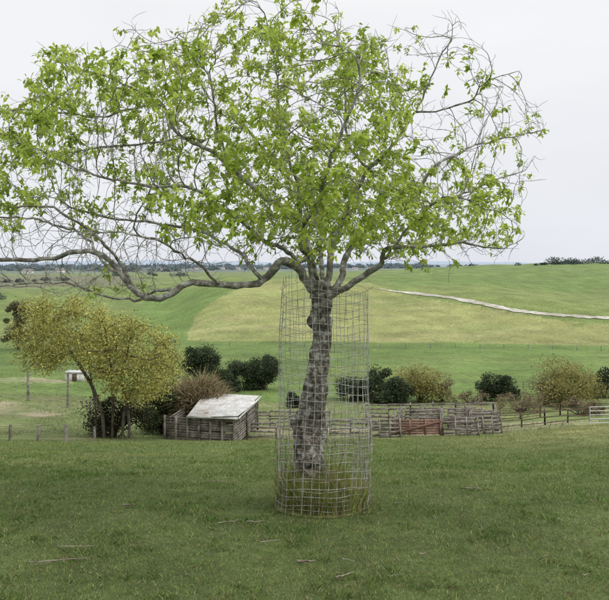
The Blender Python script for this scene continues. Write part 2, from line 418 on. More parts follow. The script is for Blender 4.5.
for i in kp:
    m=RNG.integers(8,17); tone=RNG.random(); sc=RNG.uniform(.8,1.22)
    for q in range(m):
        pos.append(tp_[i]-tdir[i]*RNG.uniform(0,.08)+RNG.normal(0,.014,3)); dr.append(tdir[i]*.4+RNG.normal(0,.65,3)+np.array([0,0,-.25]))
        sz.append(RNG.uniform(.030,.070)*sc) 
        c=np.array([.31,.44,.055])*(1-tone)+np.array([.56,.66,.13])*tone
        cc_.append(c*RNG.uniform(.55,1.15))
cc_=np.minimum(np.array(cc_),.78)
place_leaves('leaves',np.array(pos),np.array(dr),np.array(sz),cc_,mleaf,oak,leaf_template())
print('tips',len(tipi),'leaves',len(pos),'nodes',len(PN))
# ================================================================= WIRE CAGE
mwire=mat_two('weathered_wire',(.20,.17,.14),(.46,.46,.44),9,bscale=80,bstr=.2,bdist=.002,rough=.6,lo=.34,hi=.52)
cage=empty('wire_tree_guard')
def cageP(th,h,k=0):
    q=h/2.13
    cxp=(321.5-CX)/F*TD+.04*q+.015*math.sin(h*2.2); cy=TD
    r=.442-.03*q+.02*np.sin(th*2+h*1.5)+.007*np.sin(th*5+h*3+k)+.004*np.sin(th*9-h*7)-.02*np.exp(-((h-1.15)/.25)**2)
    wx=.010*np.sin(h*4+th*2+k*2); x=cxp+(r+k*.012)*np.cos(th); y=cy+(r+k*.012)*np.sin(th)*.95
    g=Hs((322.5-CX)/F*TD,TD)
    gz=g-.12*(math.sin(th)) *.95*.9 -.03
    return np.array([x+wx,y,gz+h+.007*np.sin(th*6+h*3+k)+.02*q*math.sin(th*2+k)])
acc=Acc(); HT=2.13; nv=34
for i in range(nv):
    th=i/nv*2*math.pi+RNG.normal(0,.008); top=HT+RNG.uniform(-.03,.015)+.05*math.sin(th*2)-.04*math.cos(th)
    hs=np.linspace(0,top,46); V,Fq=tube([cageP(th+.02*math.sin(h*2+i*.3),h) for h in hs],np.full(46,.0023),4); acc.add(V,Fq)
hz=0.0
while hz<HT:
    hz+= .078; 
    if hz>HT: break
    th=np.linspace(0,2*math.pi,97)[:-1]; off=RNG.normal(0,.003)
    V,Fq=tube([cageP(t,hz+off+.004*math.sin(3*t+hz*20)) for t in th],np.full(96,.0023),4,closed=True); acc.add(V,Fq)
acc.obj('upper_mesh',mwire,cage)
acc=Acc()
for i in range(30):
    th=i/30*2*math.pi+.1; hs=np.linspace(0,.80+RNG.uniform(-.05,.04),18)
    V,Fq=tube([cageP(th+.03*math.sin(h*5+i*1.7),h,1) for h in hs],np.full(18,.0023),4); acc.add(V,Fq)
for q in range(9):
    hz=.04+q*.090; th=np.linspace(0,2*math.pi,97)[:-1]
    V,Fq=tube([cageP(t,hz+.010*math.sin(2*t+q),1) for t in th],np.full(96,.0023),4,closed=True); acc.add(V,Fq)
mrust=mat_two('rusty_wire',(.12,.08,.05),(.36,.33,.28),12,rough=.8)
acc.obj('lower_mesh',mrust,cage)
acc=Acc()
for i in range(10):
    th=RNG.uniform(0,6.28); p=cageP(th,HT-.02); d=unit(np.array([math.cos(th)*.8,math.sin(th)*.4,RNG.uniform(.2,1.2)])+RNG.normal(0,.3,3))
    L_=RNG.uniform(.03,.08); V,Fq=tube([p,p+d*L_*.5,p+d*L_+np.array([.02,0,.01])],[.0022]*3,4); acc.add(V,Fq)
acc.obj('loose_ends',mwire,cage)
# ================================================================= GRASS
def blades(n,d,x,h,w,lean,cols,name,mat,zoff=0):
    z=H(x,d)-.005+zoff; a=RNG.uniform(0,2*math.pi,n); c,s_=np.cos(a),np.sin(a)
    la=RNG.uniform(0,2*math.pi,n); lx=np.cos(la)*lean*h; ly=np.sin(la)*lean*h
    B=np.stack([x,d,z],1); hw=np.stack([c*w/2,s_*w/2,0*w],1)
    V=np.stack([B-hw,B+hw,B+hw*.7+np.stack([lx*.4,ly*.4,h*.6],1),B+np.stack([lx,ly,h],1),B-hw*.7+np.stack([lx*.4,ly*.4,h*.6],1)],1).reshape(-1,3)
    i=np.arange(n)*5
    Fq=np.stack([i,i+1,i+2,i+3,i+4],1)
    return mesh_np(name,V,Fq,mat,np.repeat(cols,5,0))
n=480000
d=np.exp(RNG.uniform(math.log(2.7),math.log(33),n)); x=d*RNG.uniform(-.64,.64,n)
g1=fbm(x,d,.45,41,3); g2=fbm(x,d,2.0,42,3); g3=fbm(x,d,7,45,2); g4=fbm(x,d,18,46,2); rr=RNG.random(n)
h=(.006+.018*RNG.random(n)+.08*np.clip(g2-.53,0,1)+.10*np.clip(g3-.58,0,1)+.06*np.clip(g4-.55,0,1))*np.clip(d/6,.9,1.7)**.6
w=.0040*np.clip(d/5,.8,9)**.85*RNG.uniform(.6,1.3,n)
c=np.zeros((n,3)); c[:]=(.18,.26,.065)
def mixc(c,t,k): return c*(1-t[:,None])+np.array(k)*t[:,None]
c=mixc(c,np.clip((g1-.42)*4,0,1)*.75,(.27,.30,.105)); c=mixc(c,np.clip((g2-.5)*6,0,1)*.65,(.115,.205,.045)); c=mixc(c,np.clip((g3-.52)*6,0,1)*.45,(.095,.18,.038)); c=mixc(c,np.clip((.42-g3)*6,0,1)*.5,(.28,.265,.12))
c=mixc(c,np.clip((x/d-.12)*3,0,1)*np.clip((d-11)/8,0,1)*.75,(.32,.31,.14))
c=mixc(c,np.clip((d-12)/12,0,1)*.3,(.26,.285,.11))
q=rr<.09; c[q]=(.43,.395,.22); c[(rr>.10)&(rr<.135)]=(.22,.165,.10); c*=RNG.uniform(.5,1.45,(n,1))
mgrass=mat_attr('grass_blade',[],rough=.6,transl=.3)
blades(n,d,x,h,w,RNG.uniform(.2,1.4,n),c,'grass',mgrass)
n=50000; d=np.exp(RNG.uniform(math.log(34),math.log(120),n)); x=d*RNG.uniform(-.64,.64,n); g=fbm(x,d,.25,47,3)
k=g>.48; d=d[k];x=x[k];g=g[k];n=len(d)
c=np.zeros((n,3)); c[:]=(.14,.19,.06); q=RNG.random(n); c[q<.35]=(.24,.235,.11); c[q<.1]=(.08,.115,.035); c*=RNG.uniform(.6,1.3,(n,1))
blades(n,d,x,RNG.uniform(.05,.22,n)*(g*1.5),np.full(n,.04)*d/60,RNG.uniform(.2,1.2,n),c,'pasture_tufts',mgrass)
n=22000; th=RNG.uniform(0,6.28,n); r=.42*np.sqrt(RNG.random(n)); bx=(322-CX)/F*TD+r*np.cos(th); by=TD+r*np.sin(th)*.95
rim=np.clip(r/.42,0,1); h=RNG.uniform(.08,.42,n)*np.clip(1.35-rim*.65,.3,1.2)*(.4+.9*fbm(bx,by,6,51,2)); 
c=np.zeros((n,3)); c[:]=(.27,.35,.08); q=RNG.random(n); c[q<.42]=(.46,.40,.20); c[q<.10]=(.14,.20,.05); c*=RNG.uniform(.6,1.3,(n,1))
blades(n,by,bx,h,np.full(n,.005),RNG.uniform(.1,.6,n),c,'long_grass',mgrass,zoff=.02)
m1=[];nr_,nt_=14,48
for i in range(nr_):
    for j in range(nt_):
        a=j/nt_*6.2832; r=.44*i/(nr_-1); X=(320-CX)/F*TD+r*math.cos(a); Y=TD+r*math.sin(a)
        m1.append((X,Y,Hs(X,Y)+.24*math.exp(-(r/.27)**2)-.012))
m1=np.array(m1); m1[:,2]+=(vnoise(m1*14)-.5)*.05*(np.linalg.norm(m1[:,:2]-m1[0,:2],axis=1)<.4)
id=np.arange(nr_*nt_).reshape(nr_,nt_)
mesh_np('mossy_mound',m1,np.stack([id[:-1],np.roll(id[:-1],-1,1),np.roll(id[1:],-1,1),id[1:]],-1).reshape(-1,4),mat_two('moss_soil',(.14,.115,.06),(.22,.25,.08),9,bscale=60,bdist=.03,bstr=1),smooth=True)
acc=Acc()
stk=[(215,484,.22,.004),(130,508,.14,.010),(306,567,.12,.011),(345,580,.18,.006),(60,564,.4,.005),(75,553,.3,.004),(230,528,.24,.005),(472,491,.22,.008),(100,482,.18,.004),(255,527,.15,.004),(270,548,.15,.004),(425,560,.12,.004)]
for i in range(22): stk.append((RNG.uniform(0,609),RNG.uniform(455,595),RNG.uniform(.04,.12),RNG.uniform(.0015,.003)))
for a,b,L_,r in stk:
    g=ray(a,b); d_=unit(np.array([1,RNG.normal(0,.6),0])); pts=[]
    for t in np.linspace(-.5,.5,7):
        q=g+d_*t*L_+np.array([0,RNG.normal(0,.006),0]); q[2]=Hs(q[0],q[1])+.026+RNG.uniform(0,.008); pts.append(q)
    V,Fq=tube(pts,np.linspace(r,r*.5,7),5); acc.add(V,Fq)
    if L_>.2:
        for e in range(3):
            p=pts[RNG.integers(1,6)]; q=p+np.array([RNG.normal(0,.06),RNG.normal(0,.06),.01]); V,Fq=tube([p,(p+q)/2+.003,q],[r*.5,r*.4,r*.3],4); acc.add(V,Fq)
acc.obj('fallen_twigs',mat_two('dead_wood',(.14,.115,.09),(.34,.30,.25),8))
n=1300; d=np.exp(RNG.uniform(math.log(3),math.log(18),n)); x=d*RNG.uniform(-.62,.62,n); z=H(x,d)+RNG.uniform(.010,.025,n)
dd=RNG.normal(0,1,(n,3)); dd[:,2]*=.25; t=RNG.random((n,1)); cc=np.array([.16,.10,.055])*(1-t)+np.array([.34,.28,.17])*t
place_leaves('dead_leaves',np.stack([x,d,z],1),dd,RNG.uniform(.012,.032,n),cc,mleaf,None,leaf_template())
# ================================================================= SHRUBS / TREES
mfol=mat_attr('foliage',[(.8,.85,1.15)],rough=.8,transl=.2)
mbark2=mat_two('dark_bark',(.05,.04,.032),(.14,.12,.095),3,bscale=8)
QUAD=(np.array([[0,-.25,0],[.5,-.4,.1],[1,0,-.1],[.5,.4,.1],[0,.25,0]]),np.array([[0,1,2,3,4]]))
def bush(name,px,base,w,h,cols,n=3500,leaf=.16,clumps=16,d=None,dense=0):
    if d is None: g=ray(px,base)
    else: X=(px-CX)/F*d; g=np.array([X,d,Hs(X,d)])
    s_=g[1]/F; w*=s_; h*=s_
    n=int(n*(1.6+dense)); leaf*=.8+.1*dense; clumps=int(clumps*(1.5+dense*.4))
    e=empty(name); C=[]
    for i in range(clumps):
        a=RNG.uniform(0,6.283); rr=math.sqrt(RNG.random())*.5; zz=RNG.uniform(.12,.88-.06*dense)
        sh=math.sqrt(max(0,1-(zz*1.0)**2.4)); C.append([w*rr*math.cos(a)*(.35+.65*sh)*1.25,w*rr*math.sin(a)*(.35+.65*sh),h*zz])
    C=np.array(C); cr=RNG.uniform(.10,.22+.05*dense,clumps)*min(w,h*1.3)
    ci=RNG.integers(0,clumps,n); v=unit(RNG.normal(0,1,(n,3))); rad=cr[ci]*RNG.uniform(.35,1.15,n)
    pos=C[ci]+v*rad[:,None]*np.array([1.1,1.1,.85]); pos[:,2]=np.abs(pos[:,2]); pos+=g
    cols=np.array(cols); tone=RNG.random(clumps)[ci]*.6+RNG.random(n)*.4; k=(len(cols)-1)*tone; i0=np.minimum(k.astype(int),len(cols)-2)
    cc=cols[i0]*(1-(k-i0))[:,None]+cols[np.minimum(i0+1,len(cols)-1)]*(k-i0)[:,None]
    place_leaves('crown',pos,v+RNG.normal(0,.5,(n,3)),RNG.uniform(.6,1.3,n)*leaf,cc*RNG.uniform(.75,1.2,(n,1)),mfol,e,QUAD)
    acc=Acc()
    for i in range(min(clumps,9)):
        c0=g+np.array([RNG.normal(0,w*.04),RNG.normal(0,w*.04),-.1]); c1=g+C[i]; md=(c0+c1)/2+np.array([0,0,.1*h]); r=w*.018
        q=resample([c0,md,c1],max(.2,h*.1)); V,Fq=tube(q,np.linspace(r,r*.3,len(q)),6); acc.add(V,Fq)
    acc.obj('stems',mbark2,e,smooth=True); return e
DG=[(.026,.040,.022),(.05,.07,.035),(.085,.112,.05)]
OL=[(.16,.155,.055),(.25,.24,.08),(.34,.32,.12)]
BR=[(.12,.095,.06),(.20,.165,.095),(.27,.23,.14)]
bush('evergreen_tree',207,0,36,54,DG,6400,.2,26,d=82,dense=1)
bush('evergreen_shrub',229,392,22,24,DG,3000,.2,14,dense=1)
bush('evergreen_shrub',244,390,26,31,DG,3600,.2,16,dense=1)
bush('evergreen_shrub',264,390,30,38,DG,4000,.2,16,dense=1)
bush('evergreen_shrub',378,402,32,36,DG,3600,.2,14,dense=1)
bush('evergreen_shrub',396,404,30,27,DG,3600,.2,14,dense=1)
bush('evergreen_shrub',352,400,30,24,DG,2600,.2,12,dense=1)
bush('willow_shrub',421,402,46,38,OL,4200,.17,20,dense=1)
bush('brown_shrub',443,402,24,34,BR,1600,.14,12)
bush('evergreen_shrub',497,401,30,29,DG,3600,.2,16,dense=1)
bush('willow_shrub',568,405,56,48,OL,5000,.17,26,dense=1)
bush('brown_shrub',545,405,38,32,BR,2600,.14,16)
bush('evergreen_shrub',604,398,28,32,DG,3000,.2,12,dense=1)
bush('brown_shrub',522,412,50,18,BR,3000,.14,20)
bush('brown_shrub',470,404,40,12,BR,1600,.14,16)
bush('brown_shrub',580,415,44,16,BR,2600,.14,18)
bush('brown_shrub',18,0,20,58,[(.09,.085,.05),(.15,.14,.075),(.2,.19,.1)],3400,.3,16,d=150,dense=1)
bush('evergreen_shrub',162,0,34,52,[(.045,.065,.03),(.09,.12,.045)],4200,.12,16,d=46,dense=1)
bush('evergreen_shrub',292,408,18,18,DG,1500,.2,8)
def midtree(name,d,poly,trunks,natt,step,kill,leafn,leaf,cols,dep):
    e=empty(name); P=[];par=[]
    for tr_ in trunks:
        Q=resample([W(a,b,d+c) for a,b,c in tr_],step)
        for i,q in enumerate(Q): par.append(-1 if i==0 else len(P)-1); P.append(q)
    pts=[]; poly_=np.array(poly,float); lo=poly_.min(0);hi=poly_.max(0)
    while len(pts)<natt:
        m=1500; px=RNG.uniform(lo[0],hi[0],m);py=RNG.uniform(lo[1],hi[1],m);dy=RNG.uniform(-dep,dep,m)
        ok=inpoly(px,py,poly); ex=((px-(lo[0]+hi[0])/2)/(hi[0]-lo[0])*2)**2; ok&=np.abs(dy)<dep*np.sqrt(np.clip(1.1-ex,.1,1))
        D_=d+dy; Q=np.stack([(px-CX)/F*D_,D_,(HY-py)/F*D_],1); ok&=vnoise(Q*.6,61)>RNG.uniform(.3,.62,m); pts.extend(Q[ok])
    A=np.array(pts[:natt])
    P,par=colonize(P,par,A,step,4,kill,60,jit=.15,mom=.6)
    acc,R,ch,PN=tree_tubes(P,par,.016,.42,rtop=.27)
    acc.obj('branches',mbark2,e,smooth=True)
    ti=RNG.integers(len(PN)//6,len(PN),leafn); pos=PN[ti]+RNG.normal(0,step*.9,(leafn,3)); 
    cols=np.array(cols); tn=np.clip(vnoise(pos*.9,5)*.9+RNG.random(leafn)*.4-.1,0,1)[:,None]
    cc=cols[0]*(1-tn)+cols[1]*tn
    place_leaves('leaves',pos,RNG.normal(0,1,(leafn,3))+np.array([0,0,-.4]),RNG.uniform(.6,1.3,leafn)*leaf,cc*RNG.uniform(.65,1.25,(leafn,1)),mfol,e,QUAD)
midtree('willow_tree',40,[(12,352),(24,305),(45,296),(62,306),(75,298),(100,305),(118,320),(130,315),(150,330),(160,325),(178,345),(187,372),(170,388),(150,402),(135,404),(110,392),(92,372),(70,362),(40,372),(22,364)],
  [[(104,440,0),(103,415,0),(92,385,.3),(70,350,.3),(50,325,.3)],[(112,440,.3),(113,410,.2),(112,370,-.3),(105,330,-.5)],[(122,440,0),(124,410,.2),(140,370,.4),(158,345,.4)],[(130,438,-.5),(128,405,-.5),(120,380,-1.5),(128,350,-1.8)],[(96,441,.2),(96,410,.5),(90,370,1.5),(82,340,1.8)]],
  950,.30,.40,34000,.11,[(.21,.21,.055),(.50,.48,.14)],3.8)
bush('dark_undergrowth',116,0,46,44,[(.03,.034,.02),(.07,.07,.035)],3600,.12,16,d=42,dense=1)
def canes(name,px,d,w,h,n,c1,c2):
    X0=(px-CX)/F*d; s_=d/F
    V=[];Fq=[];C=[];k=0
    for i in range(n):
        a=RNG.uniform(0,6.283); r=math.sqrt(RNG.random())*w*s_*.42; bx=X0+r*math.cos(a); by=d+r*math.sin(a); bz=Hs(bx,by)
        L_=h*s_*RNG.uniform(.25,.72)*(1-.3*r/(w*s_*.42)); la=a+RNG.normal(0,1.4); lean=RNG.uniform(.2,1.1); ww=RNG.uniform(.02,.05)
        t=RNG.random(); c=(np.array(c1)*(1-t)+np.array(c2)*t)*RNG.uniform(.6,1.2); ta=RNG.uniform(0,6.28)
        bz0=RNG.uniform(0,.75)*h*s_*.62*(1-.4*(r/(w*s_*.42))**2)
        for q,tt_ in enumerate((0,.35,.7,1)):
            l2=L_*.7
            p=np.array([bx+math.cos(la)*lean*l2*tt_**1.5*.9,by+math.sin(la)*lean*l2*tt_**1.5*.9,bz+bz0+l2*(tt_-.65*lean*tt_**2)])
            hw=ww*(1,1,.8,.1)[q]; o=np.array([math.cos(ta)*hw,math.sin(ta)*hw,0]); V+= [p-o,p+o]; C+=[c]*2
        for q in range(3): Fq.append((k+2*q,k+2*q+1,k+2*q+3,k+2*q+2))
        k+=8
    return mesh_np(name,np.array(V),np.array(Fq),mfol,np.array(C))
canes('cane_clump',200,47,60,88,8000,(.16,.13,.065),(.38,.31,.18))
canes('cane_clump',174,48.5,44,80,3600,(.10,.12,.04),(.26,.24,.12))
# ================================================================= YARDS AND SHED
def woodmat(name,c1,c2): return mat_two(name,c1,c2,2.5,bscale=30,bstr=.5,bdist=.01,lo=.38,hi=.62)
mw_grey=woodmat('weathered_timber',(.11,.095,.08),(.30,.275,.245)); mw_br=woodmat('brown_timber',(.07,.05,.035),(.16,.12,.085)); mw_rd=woodmat('faded_red_paint',(.16,.085,.07),(.27,.16,.135))
def G(px,d,h=0): X=(px-CX)/F*d; return np.array([X,d,Hs(X,d)+h])
def railfence(name,pts,hgt,rails,rw=.15,post=.16,sp=2.0,mat=mw_grey,ov=.15,parent=None):
    acc=Acc()
    for a,b in zip(pts[:-1],pts[1:]):
        a=np.array(a);b=np.array(b); L_=np.linalg.norm((b-a)[:2]); n=max(1,round(L_/sp))
        dirv=(b-a)/L_; nrm=np.array([-dirv[1],dirv[0],0]); ps=[]
        for i in range(n+1):
            p=a+(b-a)*i/n; p[2]=Hs(p[0],p[1]); ps.append(p)
            acc.beam(p-np.array([0,0,.2]),p+np.array([RNG.normal(0,.04),0,hgt+ov+RNG.uniform(-.2,.12)]),post,post)
        for i in range(n):
            for r in range(rails):
                z=.2+(hgt-.25)*r/(max(1,rails-1))
                if RNG.random()<.08: continue
                j1,j2=RNG.normal(0,.045,2)
                acc.beam(ps[i]+nrm*-(post/2+.022)+np.array([0,0,z+j1]),ps[i+1]+nrm*-(post/2+.022)+np.array([0,0,z+j2]),.04,rw*RNG.uniform(.7,1.1))
    return acc.obj(name,mat,parent)
railfence('stockyard_fence',[G(371,44),G(393,45)],1.5,5,.2,post=.12)
railfence('stockyard_fence',[G(443,45.5),G(470,46.5),G(498,48)],1.55,6,.14,post=.12)
railfence('stockyard_fence',[G(366,53),G(410,53.5),G(455,54),G(494,55)],1.9,6,.15,post=.12)
railfence('stockyard_fence',[G(405,50),G(440,50.5)],1.6,6,.16,post=.12)
railfence('stockyard_fence',[G(441,45.5),G(442,54)],1.6,5,.14,post=.12)
railfence('stockyard_fence',[G(396,45.5),G(402,53.5)],1.6,5,.14,post=.12)
railfence('stockyard_fence',[G(420,50.2),G(424,54)],1.7,6,.14,post=.12)
railfence('stockyard_fence',[G(448,50),G(482,51)],1.7,6,.15,post=.12)
railfence('stockyard_fence',[G(470,47),G(468,54.5)],1.6,5,.14,post=.12)
railfence('stockyard_fence',[G(496,48),G(494,55)],1.6,5,.14,post=.12)
railfence('stockyard_fence',[G(244,44),G(276,45)],1.1,4,.16,post=.12)
railfence('stockyard_fence',[G(250,52),G(290,53),G(330,53)],1.4,5,.16,post=.12)
railfence('stockyard_fence',[G(330,47),G(371,46)],1.2,4,.14,post=.12)
railfence('pasture_fence',[G(498,50),G(545,51),G(590,52)],1.1,3,.07,.1,2.4,mw_br)
railfence('pasture_fence',[G(500,58),G(560,59),G(640,60)],1.1,3,.07,.1,2.4,mw_br)
acc=Acc(); a=G(394,44.6);b=G(441,45.2)
for r in range(6):
    z=.22+r*.18; acc.beam(a+[0,0,z],b+[0,0,z],.035,.15)
for t in (0.02,.33,.66,.98):
    p=a+(b-a)*t; acc.beam(p+[0,-.05,.1],p+[0,-.05,1.25],.12,.05)
acc.beam(a+[0,-.095,.25],b+[0,-.095,1.1],.03,.12)
acc.obj('board_gate',mw_rd)
# timber hurdles leaning against the pens
for px_,d_,ln in ((379,43.4,1.6),(455,44.6,1.8),(483,46.4,1.5)):
    acc=Acc(); a=G(px_,d_); 
    for r in range(5): acc.beam(a+[0,.1*r,.12+r*.26],a+[ln,.1*r+.05,.16+r*.26],.035,.13)
    for t in (.05,.5,.95): acc.beam(a+[ln*t,-.06,.02],a+[ln*t,.40,1.3],.08,.05)
    acc.obj('timber_hurdle',mw_grey)
mst=mat_two('galvanised_steel',(.45,.46,.47),(.62,.63,.64),6,rough=.5)
acc=Acc(); a=G(590,47);b=G(632,47.4)
for r in range(5):
    z=.25+r*.30; V,Fq=tube([a+[0,0,z],(a+b)/2+[0,0,z],b+[0,0,z]],[.028]*3,8); acc.add(V,Fq)
for t in (0,.5,1):
    p=a+(b-a)*t; V,Fq=tube([p+[0,0,.2],p+[0,0,1.48]],[.03]*2,8); acc.add(V,Fq)
acc.obj('steel_farm_gate',mst)
shed=empty('timber_farm_shed')
acc=Acc(); A0=G(165,41.5);B0=G(234,40.5);C0=G(256,45.5);D0=G(195,47); zb=min(A0[2],B0[2])-.18
def wall(acc,a,b,zb,h1,pw=.17):
    a=np.array(a);b=np.array(b)
    for r in range(int(h1/pw)):
        z=zb+pw*(r+.5); t1=1
        if RNG.random()<.12: t1=RNG.uniform(.6,.95)
        p=a.copy();q=a+(b-a)*t1
        p[2]=z+RNG.normal(0,.02);q[2]=z+RNG.normal(0,.02); acc.beam(p,q,.04,pw*RNG.uniform(.78,.95))
wall(acc,A0,B0,zb,1.75); wall(acc,B0+[.05,0,0],C0,zb,1.8); wall(acc,A0,D0,zb,1.7); wall(acc,D0,C0,zb,1.7)
acc.obj('plank_walls',mw_grey,shed)
acc=Acc()
for t in np.linspace(0,1,7):
    p=A0+(B0-A0)*t; acc.beam([p[0],p[1]-.1,zb-.3],[p[0],p[1]-.1,zb+1.75+RNG.uniform(-.1,.1)],.14,.14)
for t in (0.5,1):
    p=B0+(C0-B0)*t; acc.beam([p[0]+.12,p[1],zb-.3],[p[0]+.12,p[1],zb+1.9],.14,.14)
acc.obj('posts',mw_grey,shed)
mroof=mat_two('weathered_corrugated_iron',(.28,.20,.155),(.42,.40,.375),1.3,bscale=6,lo=.30,hi=.42,rough=.6,c3=(.50,.50,.48))
mroofw=mat_two('galvanised_roof_sheet',(.40,.40,.39),(.56,.56,.55),1.5,bscale=6,rough=.5)
def corr(a,b,c,d_,name,mat,n=90):
    V=[];t=np.linspace(0,1,n)
    for k,(p,q) in enumerate(((a,b),(d_,c))):
        for i,tt_ in enumerate(t):
            P_=np.array(p)+(np.array(q)-np.array(p))*tt_; V.append(P_+[0,0,.045*(i%2)])
    Fq=[(i,i+1,n+i+1,n+i) for i in range(n-1)]
    V2=np.array(V); V3=V2-[0,0,.015]; nn=len(V2); Fb=[(q[3]+nn,q[2]+nn,q[1]+nn,q[0]+nn) for q in Fq]
    side=[(0,n,n+nn,nn),(n-1,n-1+nn,2*n-1+nn,2*n-1)]+[(i,i+nn,i+1+nn,i+1) for i in range(n-1)]
    mesh_np(name,np.concatenate([V2,V3]),np.array(Fq+Fb+side),mat,None,False,shed)
m1_=A0+(B0-A0)*.34; m2_=D0+(C0-D0)*.15
corr([m1_[0],m1_[1]-.35,zb+1.90],[B0[0]+.25,B0[1]-.35,zb+1.96],[C0[0]+.25,C0[1]+.3,zb+2.16],[m2_[0],m2_[1]+.3,zb+2.10],'iron_roof',mroof,70)
corr([B0[0]-1.5,B0[1]-.42,zb+2.02],[B0[0]+.32,B0[1]-.40,zb+2.05],[C0[0]+.3,C0[1]-1.6,zb+2.20],[C0[0]-1.9,C0[1]-1.6,zb+2.18],'loose_roof_sheet',mroofw,30)
acc=Acc(); acc.beam([m1_[0],m1_[1]-.42,zb+1.86],[B0[0]+.3,B0[1]-.46,zb+1.92],.05,.13)
acc.beam([B0[0]+.36,B0[1]-.44,zb+1.92],[C0[0]+.36,C0[1]+.2,zb+2.12],.05,.13)
acc.obj('white_fascia',mat_two('white_paint',(.5,.5,.48),(.68,.68,.66),3),shed)
def postfence(name,pts,sp,h,r,wires=3,mat=mw_grey):
    acc=Acc()
    for a,b in zip(pts[:-1],pts[1:]):
        a=np.array(a,float);b=np.array(b,float); n=max(1,int(np.linalg.norm((b-a)[:2])/sp)); prev=None
        for i in range(n+1):
            p=a+(b-a)*i/n; p[2]=Hs(p[0],p[1]); t=p+np.array([RNG.normal(0,.04),0,h*RNG.uniform(.9,1.1)])
            V,Fq=tube([p-[0,0,.2],t],[r,r*.9],8); acc.add(V,Fq); acc.add(np.array([t+[math.cos(a_)*r*.9,math.sin(a_)*r*.9,0] for a_ in np.arange(8)/8*6.2832]),np.array([[0,1,2,3],[0,3,4,7],[4,5,6,7]]))
            if prev is not None:
                for w_ in range(wires):
                    f=.25+.7*w_/max(1,wires-1); acc.beam(prev[0]+(prev[1]-prev[0])*f,p+(t-p)*f,.010 if a[1]<60 else .02,.010 if a[1]<60 else .02)
            prev=(p,t)
    return acc.obj(name,mat)
postfence('wire_fence',[G(-60,30),G(10,31),G(38,31.5),G(66,31.5),G(95,33)],1.35,.85,.07)
postfence('wire_fence',[ray(-60,388),ray(28,401),ray(68,408),ray(90,415)],6,1.4,.1)
postfence('wire_fence',[ray(-40,372),ray(60,372),ray(190,372)],5,1.3,.1)
postfence('wire_fence',[ray(180,346),ray(330,348),ray(480,349),ray(650,351)],6,1.3,.09,2)
postfence('wire_fence',[ray(-40,346),ray(100,348),ray(180,346)],7,1.3,.10,2)
postfence('wire_fence',[ray(375,393),ray(450,391),ray(560,389),ray(650,387)],4,1.2,.08,2)
for px,b,hh_ in ((28,401,30),(68,408,34)):
    g=ray(px,b); V,Fq=tube([g-[0,0,.3],g+[0,0,hh_*g[1]/F]],[.13,.10],10); mesh_np('wooden_pole',V,Fq,mw_grey,smooth=True)
def track(name,pl,w,mat):
    Q=[]
    for (a,b),(c_,d_) in zip(pl[:-1],pl[1:]):
        for t in np.linspace(0,1,14)[:-1]: Q.append(ray(a+(c_-a)*t,b+(d_-b)*t)[:2])
    Q=np.array(Q); 
    for _ in range(8): Q[1:-1]=(Q[:-2]+Q[1:-1]*2+Q[2:])/4
    Q=np.stack([np.interp(np.linspace(0,1,260),np.linspace(0,1,len(Q)),Q[:,k]) for k in range(2)],1)
    tg=np.gradient(Q,axis=0); tg=unit(tg); nr=np.stack([-tg[:,1],tg[:,0]],1)
    fr=np.clip(np.linspace(0,1,len(Q))*5,.25,1)
    wv=(w*fr*(.65+.7*vnoise(np.stack([np.arange(len(Q))*.2,np.zeros(len(Q)),np.zeros(len(Q))],1))))[:,None]
    V=[]
    for o in (-.5,-.17,.17,.5):
        p=Q+nr*wv*o; V.append(np.stack([p[:,0],p[:,1],H(p[:,0],p[:,1])+.22],1))
    n=len(Q); V=np.concatenate(V); Fq=np.array([(k*n+i,k*n+i+1,(k+1)*n+i+1,(k+1)*n+i) for k in range(3) for i in range(n-1)])
    mesh_np(name,V,Fq,mat)
mgr=mat_two('limestone_gravel',(.30,.29,.23),(.48,.46,.42),.12,bscale=5)
track('farm_track',[(376,289),(395,292),(420,294.5),(450,298),(480,304),(510,310.5),(540,314.5),(570,316.5),(600,318.5),(650,320)],3.9,mgr)
def masses(name,spec,cols,leaf):
    pos=[];v=[];sz=[];cc=[]
    for x0,y0,x1,y1,n,hpx,dmin in spec:
        cen=RNG.random(max(2,n//6))
        for i in range(n):
            t=np.clip(cen[RNG.integers(len(cen))]+RNG.normal(0,.035),0,1) if RNG.random()<.6 else RNG.random()
            g=ray(x0+(x1-x0)*t,y0+(y1-y0)*t+RNG.normal(0,.5),dmin); s_=g[1]/F; r=hpx*s_*.5*RNG.uniform(.4,1.2); m=110
            u=unit(RNG.normal(0,1,(m,3))); pos.append(g+np.array([0,0,r*.6])+u*r*np.array([2.2,1.6,1])*RNG.uniform(.4,1.1,(m,1))); v.append(u+RNG.normal(0,.6,(m,3))); sz.append(np.full(m,leaf*s_)*RNG.uniform(.6,1.3,m))
            k=np.array(cols)*RNG.uniform(.7,1.3); hz_=.22+np.clip((g[1]-300)/2500,0,.55); k=k*(1-hz_)+np.array([.20,.25,.28])*hz_; cc.append(k*RNG.uniform(.75,1.25,(m,1)))  # distance haze blended into the leaf colour
    place_leaves(name,np.concatenate(pos),np.concatenate(v),np.concatenate(sz),np.concatenate(cc),mfol,None,QUAD)
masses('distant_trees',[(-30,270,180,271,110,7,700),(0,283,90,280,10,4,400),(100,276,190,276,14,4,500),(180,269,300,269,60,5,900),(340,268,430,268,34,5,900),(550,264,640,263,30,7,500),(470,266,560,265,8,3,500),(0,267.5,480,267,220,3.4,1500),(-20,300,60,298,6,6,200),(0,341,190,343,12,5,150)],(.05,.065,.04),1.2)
mhw=mat_two('house_wall',(.5,.49,.47),(.66,.65,.63),.3); mhr=mat_two('house_roof',(.16,.14,.14),(.26,.24,.24),.3)
